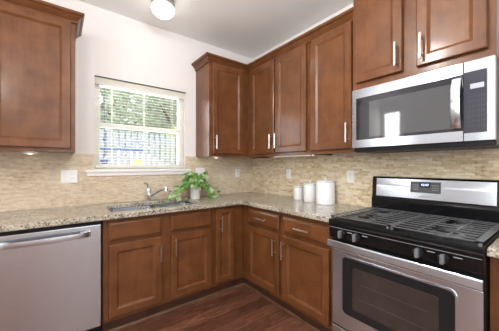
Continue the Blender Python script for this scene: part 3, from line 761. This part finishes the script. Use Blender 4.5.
for i in range(19):
    t = i / 18; z = 1.470 + 0.268 * t; bow = math.sin(math.pi * t)
    v = MF + 0.012 + 0.026 * bow; hw = 0.019
    rings.append([mapB(2.312 - hw, v, z), mapB(2.312 - hw, v + 0.007, z), mapB(2.312, v + 0.012, z), mapB(2.312 + hw, v + 0.007, z), mapB(2.312 + hw, v, z)])
hb.loft(rings); mh = hb.build('handle', 'steel_z', mdo, smooth=True)
for z in (1.474, 1.714):
    m = MB(); ubox(m, mapB, 2.300, 2.324, MF + 0.0033, MF + 0.016, z, z + 0.02); m.build('handle_mount', 'steel_z', mdo)

# ---------------------------------------------------------------- outlets and switches
def wall_plate(mp, u, z, gangs, kinds, label, v=0.0108):
    w = 0.07 if gangs == 1 else 0.118
    c = mp(u, v, z); r = thing('wall_plate', label, 'outlet', c, 'white switch and outlet plates')
    rings_panel(mp, u - w / 2, u + w / 2, z - 0.0575, z + 0.0575, [(0, v), (0, v + 0.003), (0.004, v + 0.006)]).build('plate', 'plate', r)
    for i, k in enumerate(kinds):
        cu = u + (i - (gangs - 1) / 2) * 0.047
        if k == 'switch':
            m = MB().loft([[mp(cu - 0.016, a, z - 0.033), mp(cu + 0.016, a, z - 0.033), mp(cu + 0.016, a2, z + 0.033), mp(cu - 0.016, a2, z + 0.033)] for a, a2 in ((v + 0.0062, v + 0.0062), (v + 0.012, v + 0.0075))]); m.build('rocker', 'plate', r, 0.001)
        else:
            for dz in (-0.02, 0.02):
                s = rounded_plate(mp, cu - 0.015, cu + 0.015, z + dz - 0.014, z + dz + 0.014, 0.010, v + 0.0061, v + 0.008, 'socket', 'plate', r)
                m = MB(); ubox(m, mp, cu - 0.007, cu - 0.0052, v + 0.0081, v + 0.0085, z + dz - 0.003, z + dz + 0.006); ubox(m, mp, cu + 0.0052, cu + 0.007, v + 0.0081, v + 0.0085, z + dz - 0.003, z + dz + 0.006); m.build('slot', 'slot', s)
wall_plate(mapA, -2.053, 1.176, 2, ['switch', 'outlet'], 'wide white two-gang plate between the dishwasher counter and window')
wall_plate(mapA, -0.800, 1.186, 2, ['switch', 'switch'], 'white two-gang plate behind the potted plant')
wall_plate(mapA, -0.262, 1.176, 1, ['outlet'], 'single white outlet plate nearest the room corner under the narrow cabinet')
wall_plate(mapB, 0.690, 1.176, 1, ['switch'], 'single white plate on stone above the smallest canister')
wall_plate(mapB, 1.461, 1.170, 1, ['outlet'], 'single white outlet plate beside the range backguard')

# ---------------------------------------------------------------- canisters
def canister(x, y, r, h, label):
    o = thing('canister', label, 'canister', (x, y, CZ1), 'white lidded canisters'); z = CZ1 + 0.0005
    MB().lathe([(r * 0.96, 0.0), (r, 0.004), (r, h - 0.004), (r * 0.985, h)], (x, y, z), 40).build('body', 'ceramic', o, smooth=True)
    MB().lathe([(r * 1.012, h + 0.0002), (r * 1.012, h + 0.004)], (x, y, z), 40).build('seal_ring', 'rimline', o, smooth=True)
    l = MB().lathe([(r * 1.0, h + 0.0042), (r * 1.0, h + 0.010), (r * 0.93, h + 0.015), (r * 0.4, h + 0.018), (0, h + 0.018)], (x, y, z), 40).build('lid', 'ceramic', o, smooth=True)
    MB().lathe([(r * 0.13, h + 0.0182), (r * 0.11, h + 0.022), (r * 0.2, h + 0.028), (r * 0.2, h + 0.033), (r * 0.1, h + 0.037), (0, h + 0.0375)], (x, y, z), 20).build('knob', 'ceramic', l, smooth=True)
canister(-0.098, -0.918, 0.053, 0.128, 'smallest of the three white lidded canisters')
canister(-0.118, -1.088, 0.066, 0.165, 'middle-sized white lidded canister between the other two')
canister(-0.138, -1.282, 0.085, 0.205, 'tallest white lidded canister, nearest the range')

# ---------------------------------------------------------------- potted plant
px, py = -0.965, -0.235
pl = thing('potted_plant', 'trailing green pothos in a pale grey pot beside the sink', 'plant', (px, py, CZ1))
MB().lathe([(0.047, 0.0), (0.050, 0.003), (0.056, 0.125), (0.058, 0.130), (0.053, 0.130), (0.050, 0.112)], (px, py, CZ1 + 0.0005), 32).build('pot', 'pot', pl, smooth=True)
MB().lathe([(0.049, 0.100), (0.049, 0.108), (0.0, 0.114)], (px, py, CZ1 + 0.0005), 24).build('soil', 'soil', pl, smooth=True)
stems = MB(); leaves = MB(); pale = MB()
rng = random.Random(11)
def leaf(mb, p, d, size, tilt):
    d = d.normalized(); side = d.cross(Vector((0, 0, 1)))
    if side.length < 0.1: side = Vector((1, 0, 0))
    side.normalize(); up = side.cross(d); side = (side * math.cos(tilt) + up * math.sin(tilt)).normalized(); up = side.cross(d)
    outline = [(0, 0), (-0.10, 0.28), (0.12, 0.46), (0.42, 0.44), (0.75, 0.24), (1.0, 0.0)]
    vs = [mb.bm.verts.new(p + d * (a * size) - up * (0.30 * a * a * size)) for a, w in [(0, 0), (0.12, 0), (0.42, 0), (0.75, 0), (1.0, 0)]]
    for s in (-1, 1):
        e = [mb.bm.verts.new(p + d * (a * size) + side * (s * w * size) + up * (0.12 * w * size) - up * (0.30 * max(a, 0) ** 2 * size)) for a, w in outline[1:5]]
        for f in ((vs[0], e[0], e[1], vs[1]), (vs[1], e[1], e[2], vs[2]), (vs[2], e[2], e[3], vs[3]), (vs[3], e[3], vs[4])):
            mb.bm.faces.new(f)
def vine(pts, nleaf, size, leafy_from=0.35):
    pts = [Vector(p) for p in pts]
    dens = []
    for i in range(len(pts) - 1):
        for k in range(5): dens.append(pts[i].lerp(pts[i + 1], k / 5))
    dens.append(pts[-1])
    stems.tube(dens, 0.0022, 6)
    for i in range(nleaf):
        t = leafy_from + (1 - leafy_from) * (i + 0.5) / nleaf
        k = min(int(t * (len(dens) - 1)), len(dens) - 2); p = dens[k]; d0 = (dens[k + 1] - dens[k]).normalized()
        d = d0 * 0.5 + Vector((rng.uniform(-1, 1), rng.uniform(-1, 0.5), rng.uniform(-0.5, 0.6)))
        base = p + d.normalized() * 0.012
        if base.y > -0.075: d.y = -abs(d.y)
        leaf(pale if rng.random() < 0.36 else leaves, base, d, size * rng.uniform(0.75, 1.2), rng.uniform(-0.6, 0.6))
Z = CZ1
for i in range(26):
    a = 2 * math.pi * i / 26 + rng.uniform(-0.2, 0.2); rad = rng.uniform(0.05, 0.19); top = rng.uniform(0.17, 0.285)
    ex, ey = px + rad * math.cos(a) * 1.05, py + rad * math.sin(a) * 0.55
    ey = min(ey, -0.10)
    vine([(px + 0.015 * math.cos(a), py + 0.015 * math.sin(a), Z + 0.105), (px + rad * 0.5 * math.cos(a), py + rad * 0.35 * math.sin(a), Z + top), (ex, ey, Z + top - rng.uniform(0.0, 0.05))], 9, 0.054, 0.3)
for i in range(4):
    dy = rng.uniform(-0.06, 0.03)
    vine([(px, py, Z + 0.11), (px - 0.08, py + dy, Z + 0.20), (px - 0.16, py + dy - 0.01, Z + 0.15), (px - 0.20 - 0.02 * i, py + dy - 0.02, Z + 0.075), (px - 0.215 - 0.022 * i, py + dy - 0.02, Z + 0.035)], 10, 0.054, 0.22)
for i in range(3):
    dy = rng.uniform(-0.03, 0.05)
    vine([(px, py, Z + 0.11), (px + 0.09, py + dy, Z + 0.19), (px + 0.15, py + dy, Z + 0.13), (px + 0.175 + 0.02 * i, py + dy, Z + 0.05), (px + 0.20 + 0.02 * i, py + dy, Z + 0.02)], 10, 0.054, 0.22)
vine([(px, py, Z + 0.11), (px + 0.13, py + 0.05, Z + 0.17), (px + 0.24, py + 0.08, Z + 0.12), (px + 0.31, py + 0.08, Z + 0.07), (px + 0.335, py + 0.07, Z + 0.05)], 9, 0.045, 0.55)
for mb_ in (stems, leaves, pale):     # keep everything off the counter top and away from the pot wall
    for v in mb_.bm.verts:
        if v.co.z < Z + 0.003: v.co.z = Z + 0.003
stems.build('stems', 'leaf', pl, smooth=True)
leaves.build('leaves', 'leaf', pl, smooth=False, fix=False)
pale.build('pale_leaves', 'leafpale', pl, smooth=False, fix=False)['label'] = 'cream-splashed pale leaves'

# ---------------------------------------------------------------- window blind
bl = thing('window_blind', 'cream horizontal slat blind in the sink window', 'blind', ((WX0 + WX1) / 2, 0.0, WZ1))
bx0, bx1 = WX0 + 0.006, WX1 - 0.006
MB().box(bx0, bx1, -0.002, 0.048, WZ1 - 0.050, WZ1 - 0.002).build('head_rail', 'cream', bl, 0.002)
MB().box(WX0 + 0.001, WX1 - 0.001, -0.014, -0.0025, WZ1 - 0.066, WZ1 - 0.001).build('valance', 'cream', bl, 0.003)
MB().box(WX0 - 0.002, WX1 + 0.002, -0.018, -0.0008, WZ1 + 0.0005, WZ1 + 0.012).build('top_shade_line', 'shade_line', bl, 0.002)  # shade along the top of the blind, drawn as a dark strip
zt = WZ1 - 0.080; pitch = 0.0285; z = zt
while z > WZ0 + 0.05:
    m = MB(); rings = []
    for xx in (bx0 + 0.003, bx1 - 0.003):
        pr = []
        for i in range(5): s = -1 + i / 2; pr.append((xx, 0.023 + 0.0135 * s * math.cos(R(8)), z + 0.002 * (1 - s * s) + 0.0135 * s * math.sin(R(8))))
        for i in range(4, -1, -1): s = -1 + i / 2; pr.append((xx, 0.023 + 0.0135 * s * math.cos(R(8)), z + 0.002 * (1 - s * s) + 0.0135 * s * math.sin(R(8)) - 0.0012))
        rings.append(pr)
    m.loft(rings).build('slat', 'cream', bl)
    z -= pitch
MB().box(bx0 + 0.002, bx1 - 0.002, 0.002, 0.046, WZ0 + 0.012, WZ0 + 0.028).build('bottom_rail', 'cream', bl, 0.002)
for f in (0.16, 0.5, 0.84):
    x = bx0 + (bx1 - bx0) * f
    for y in (-0.0026, 0.0475): MB().box(x - 0.002, x + 0.002, y, y + 0.001, WZ0 + 0.028, WZ1 - 0.06).build('ladder_cord', 'cream', bl)

# ---------------------------------------------------------------- ceiling light
def ceiling_lamp(lx, ly, label, glass='lampbright', hang=0.0):
  cl = thing('ceiling_light', label, 'light', (lx, ly, H), 'ceiling lights with white glass')
  z = H - 0.0005
  if hang:   # globe on a short stem
    MB().lathe([(0.07, 0.0), (0.07, -0.012), (0.012, -0.02), (0.012, -hang), (0.03, -hang - 0.004), (0.03, -hang - 0.018), (0.0, -hang - 0.018)], (lx, ly, z), 32).build('base', 'lampbase', cl, smooth=True)
    MB().lathe([(0.1 * math.sin(R(a)), -hang - 0.0185 - 0.1 + 0.1 * math.cos(R(a))) for a in range(0, 181, 12)], (lx, ly, z), 32).build('globe', glass, cl, smooth=True)
  else:
    MB().lathe([(0.098, 0.0), (0.100, -0.030), (0.097, -0.054), (0.090, -0.058), (0.0, -0.058)], (lx, ly, z), 40).build('base', 'lampbase', cl, smooth=True)
    MB().lathe([(0.089, -0.0585), (0.096, -0.066), (0.098, -0.082), (0.090, -0.107), (0.068, -0.130), (0.035, -0.145), (0.0, -0.149)], (lx, ly, z), 40).build('globe', glass, cl, smooth=True)
ceiling_lamp(-1.385, -0.465, 'small mushroom-shaped flush ceiling light near the sink window', 'lampglass')
ceiling_lamp(-1.65, -1.85, 'unseen globe light added over the middle of the kitchen floor', hang=0.26)  # added out of view for strong light from overhead
ceiling_lamp(-2.9, -2.9, 'unseen globe light added in the room behind the viewer', hang=0.26)  # added out of view to brighten the room and ceiling

# ---------------------------------------------------------------- outside the window
struct(MB().box(-9, 9, 0.13, 14, -0.35, -0.25).build('ground', 'grass'), 'lawn outside the window')
fy0 = 1.5
fn = thing('picket_fence', 'white vertical board fence outside the window', 'fence', (-1.0, fy0, -0.25))
x = -2.45; k = 0
while x < 1.0:
    MB().box(x, x + 0.062, fy0, fy0 + 0.018, -0.2502, 1.80 + 0.006 * math.sin(k * 1.7)).build('picket', 'fence', fn)
    x += 0.088; k += 1
for z in (0.25, 1.0, 1.62): MB().box(-2.45, 1.0, fy0 + 0.0182, fy0 + 0.055, z, z + 0.08).build('rail', 'fence', fn)
pole = tag(MB().tube([(-2.35, fy0 - 0.022, 1.535), (-1.05, fy0 - 0.022, 1.520)], 0.02, 12).build('pool_pole', 'blue', loc=(-1.7, fy0 - 0.02, 1.53)), 'long blue pole lying level against the white fence', 'pole')
yb = thing('flower_box', 'pale yellow box hung on the white fence', 'box', (-1.145, fy0 - 0.05, 1.24))
MB().box(-1.215, -1.075, fy0 - 0.062, fy0 - 0.001, 1.22, 1.37).build('box', 'yellow', yb, 0.004)
be = thing('bell_ornament', 'navy bell ornament on a cord outside the window', 'ornament', (-1.745, 0.32, 1.33))
ex_, ey_ = -1.745, 0.32
MB().tube([(ex_, ey_, 2.55), (ex_, ey_, 1.37)], 0.0025, 6).build('cord', 'navy', be)
MB().lathe([(0.002, 0.05), (0.008, 0.035), (0.016, 0.01), (0.010, 0.0), (0.002, -0.002)], (ex_, ey_, 1.355), 16).build('cap', 'navy', be, smooth=True)
MB().lathe([(0.038, 0.022), (0.043, 0.016), (0.038, -0.012), (0.020, -0.028), (0.0, -0.032)], (ex_, ey_, 1.318), 20).build('bowl', 'navy', be, smooth=True)
MB().lathe([(0.0, 0.022), (0.014, 0.012), (0.014, -0.012), (0.0, -0.022)], (ex_, ey_, 1.555), 14).build('bead', 'navy', be, smooth=True)
ev = struct(MB().box(XL, T, T + 0.001, 0.55, 2.55, 2.62).build('trim_7', 'white'), 'eave board above the window outside')

def tree(name, x, y, z0, zc, rx, rz, n, mat, label, seed, cat='tree', ls=0.11, trunk=True):
    g = random.Random(seed); r = thing(name, label, cat, (x, y, z0), 'trees and shrubs behind the fence')
    if trunk:
        m = MB().tube([(x, y, z0 - 0.002), (x + 0.05, y, (z0 + zc) / 2), (x, y + 0.05, zc)], 0.1, 10, radii=[0.14, 0.10, 0.05])
        for i in range(6):
            a = i * 1.05; m.tube([(x, y, zc - 0.5 * rz), (x + rx * 0.4 * math.cos(a), y + rx * 0.4 * math.sin(a), zc - 0.1), (x + rx * 0.7 * math.cos(a), y + rx * 0.7 * math.sin(a), zc + 0.3 * rz)], 0.03, 6, radii=[0.05, 0.035, 0.01])
        m.build('trunk', 'bark', r, smooth=True)
    m = MB(); c = Vector((x, y, zc)); k = 0
    while k < n:
        d = Vector((g.gauss(0, 1), g.gauss(0, 1), g.gauss(0, 1))).normalized(); t = g.random() ** 0.45
        p = Vector((d.x * rx * t, d.y * rx * t, d.z * rz * t))
        if noise.noise((p + c) * 1.6 + Vector((seed, 0, 0))) < -0.32: continue
        q = c + p; a = Vector((g.gauss(0, 1), g.gauss(0, 1), g.gauss(0, 0.6))).normalized(); b2 = a.cross(Vector((g.gauss(0, 1), g.gauss(0, 1), g.gauss(0, 1)))).normalized(); s = ls * g.uniform(0.6, 1.3)
        m.face([q - a * s, q + b2 * s * 0.45, q + a * s, q - b2 * s * 0.45]); k += 1
    m.build('crown', mat, r, fix=False)
tree('garden_tree', -1.35, 4.7, -0.25, 2.7, 1.1, 1.45, 3000, 'tree', 'pale green tree behind the fence, at the ornament side of the window', 3)
tree('garden_tree', 0.98, 4.9, -0.25, 2.8, 1.1, 1.5, 3000, 'tree2', 'darker green tree behind the fence, at the cabinet side of the window', 5)
tree('garden_tree', -1.9, 9.2, -0.25, 3.7, 2.1, 2.5, 5200, 'tree2', 'tall distant green tree standing behind the pale tree', 13, ls=0.16)
tree('garden_tree', 2.4, 9.2, -0.25, 3.7, 2.1, 2.5, 5200, 'tree', 'tall distant pale tree showing between the two nearer ones', 17, ls=0.16)
tree('garden_shrub', -0.13, 2.55, -0.25, 1.05, 0.30, 1.10, 1500, 'shrub', 'bright yellow-green shrub just over the fence top', 21, 'shrub', 0.08)
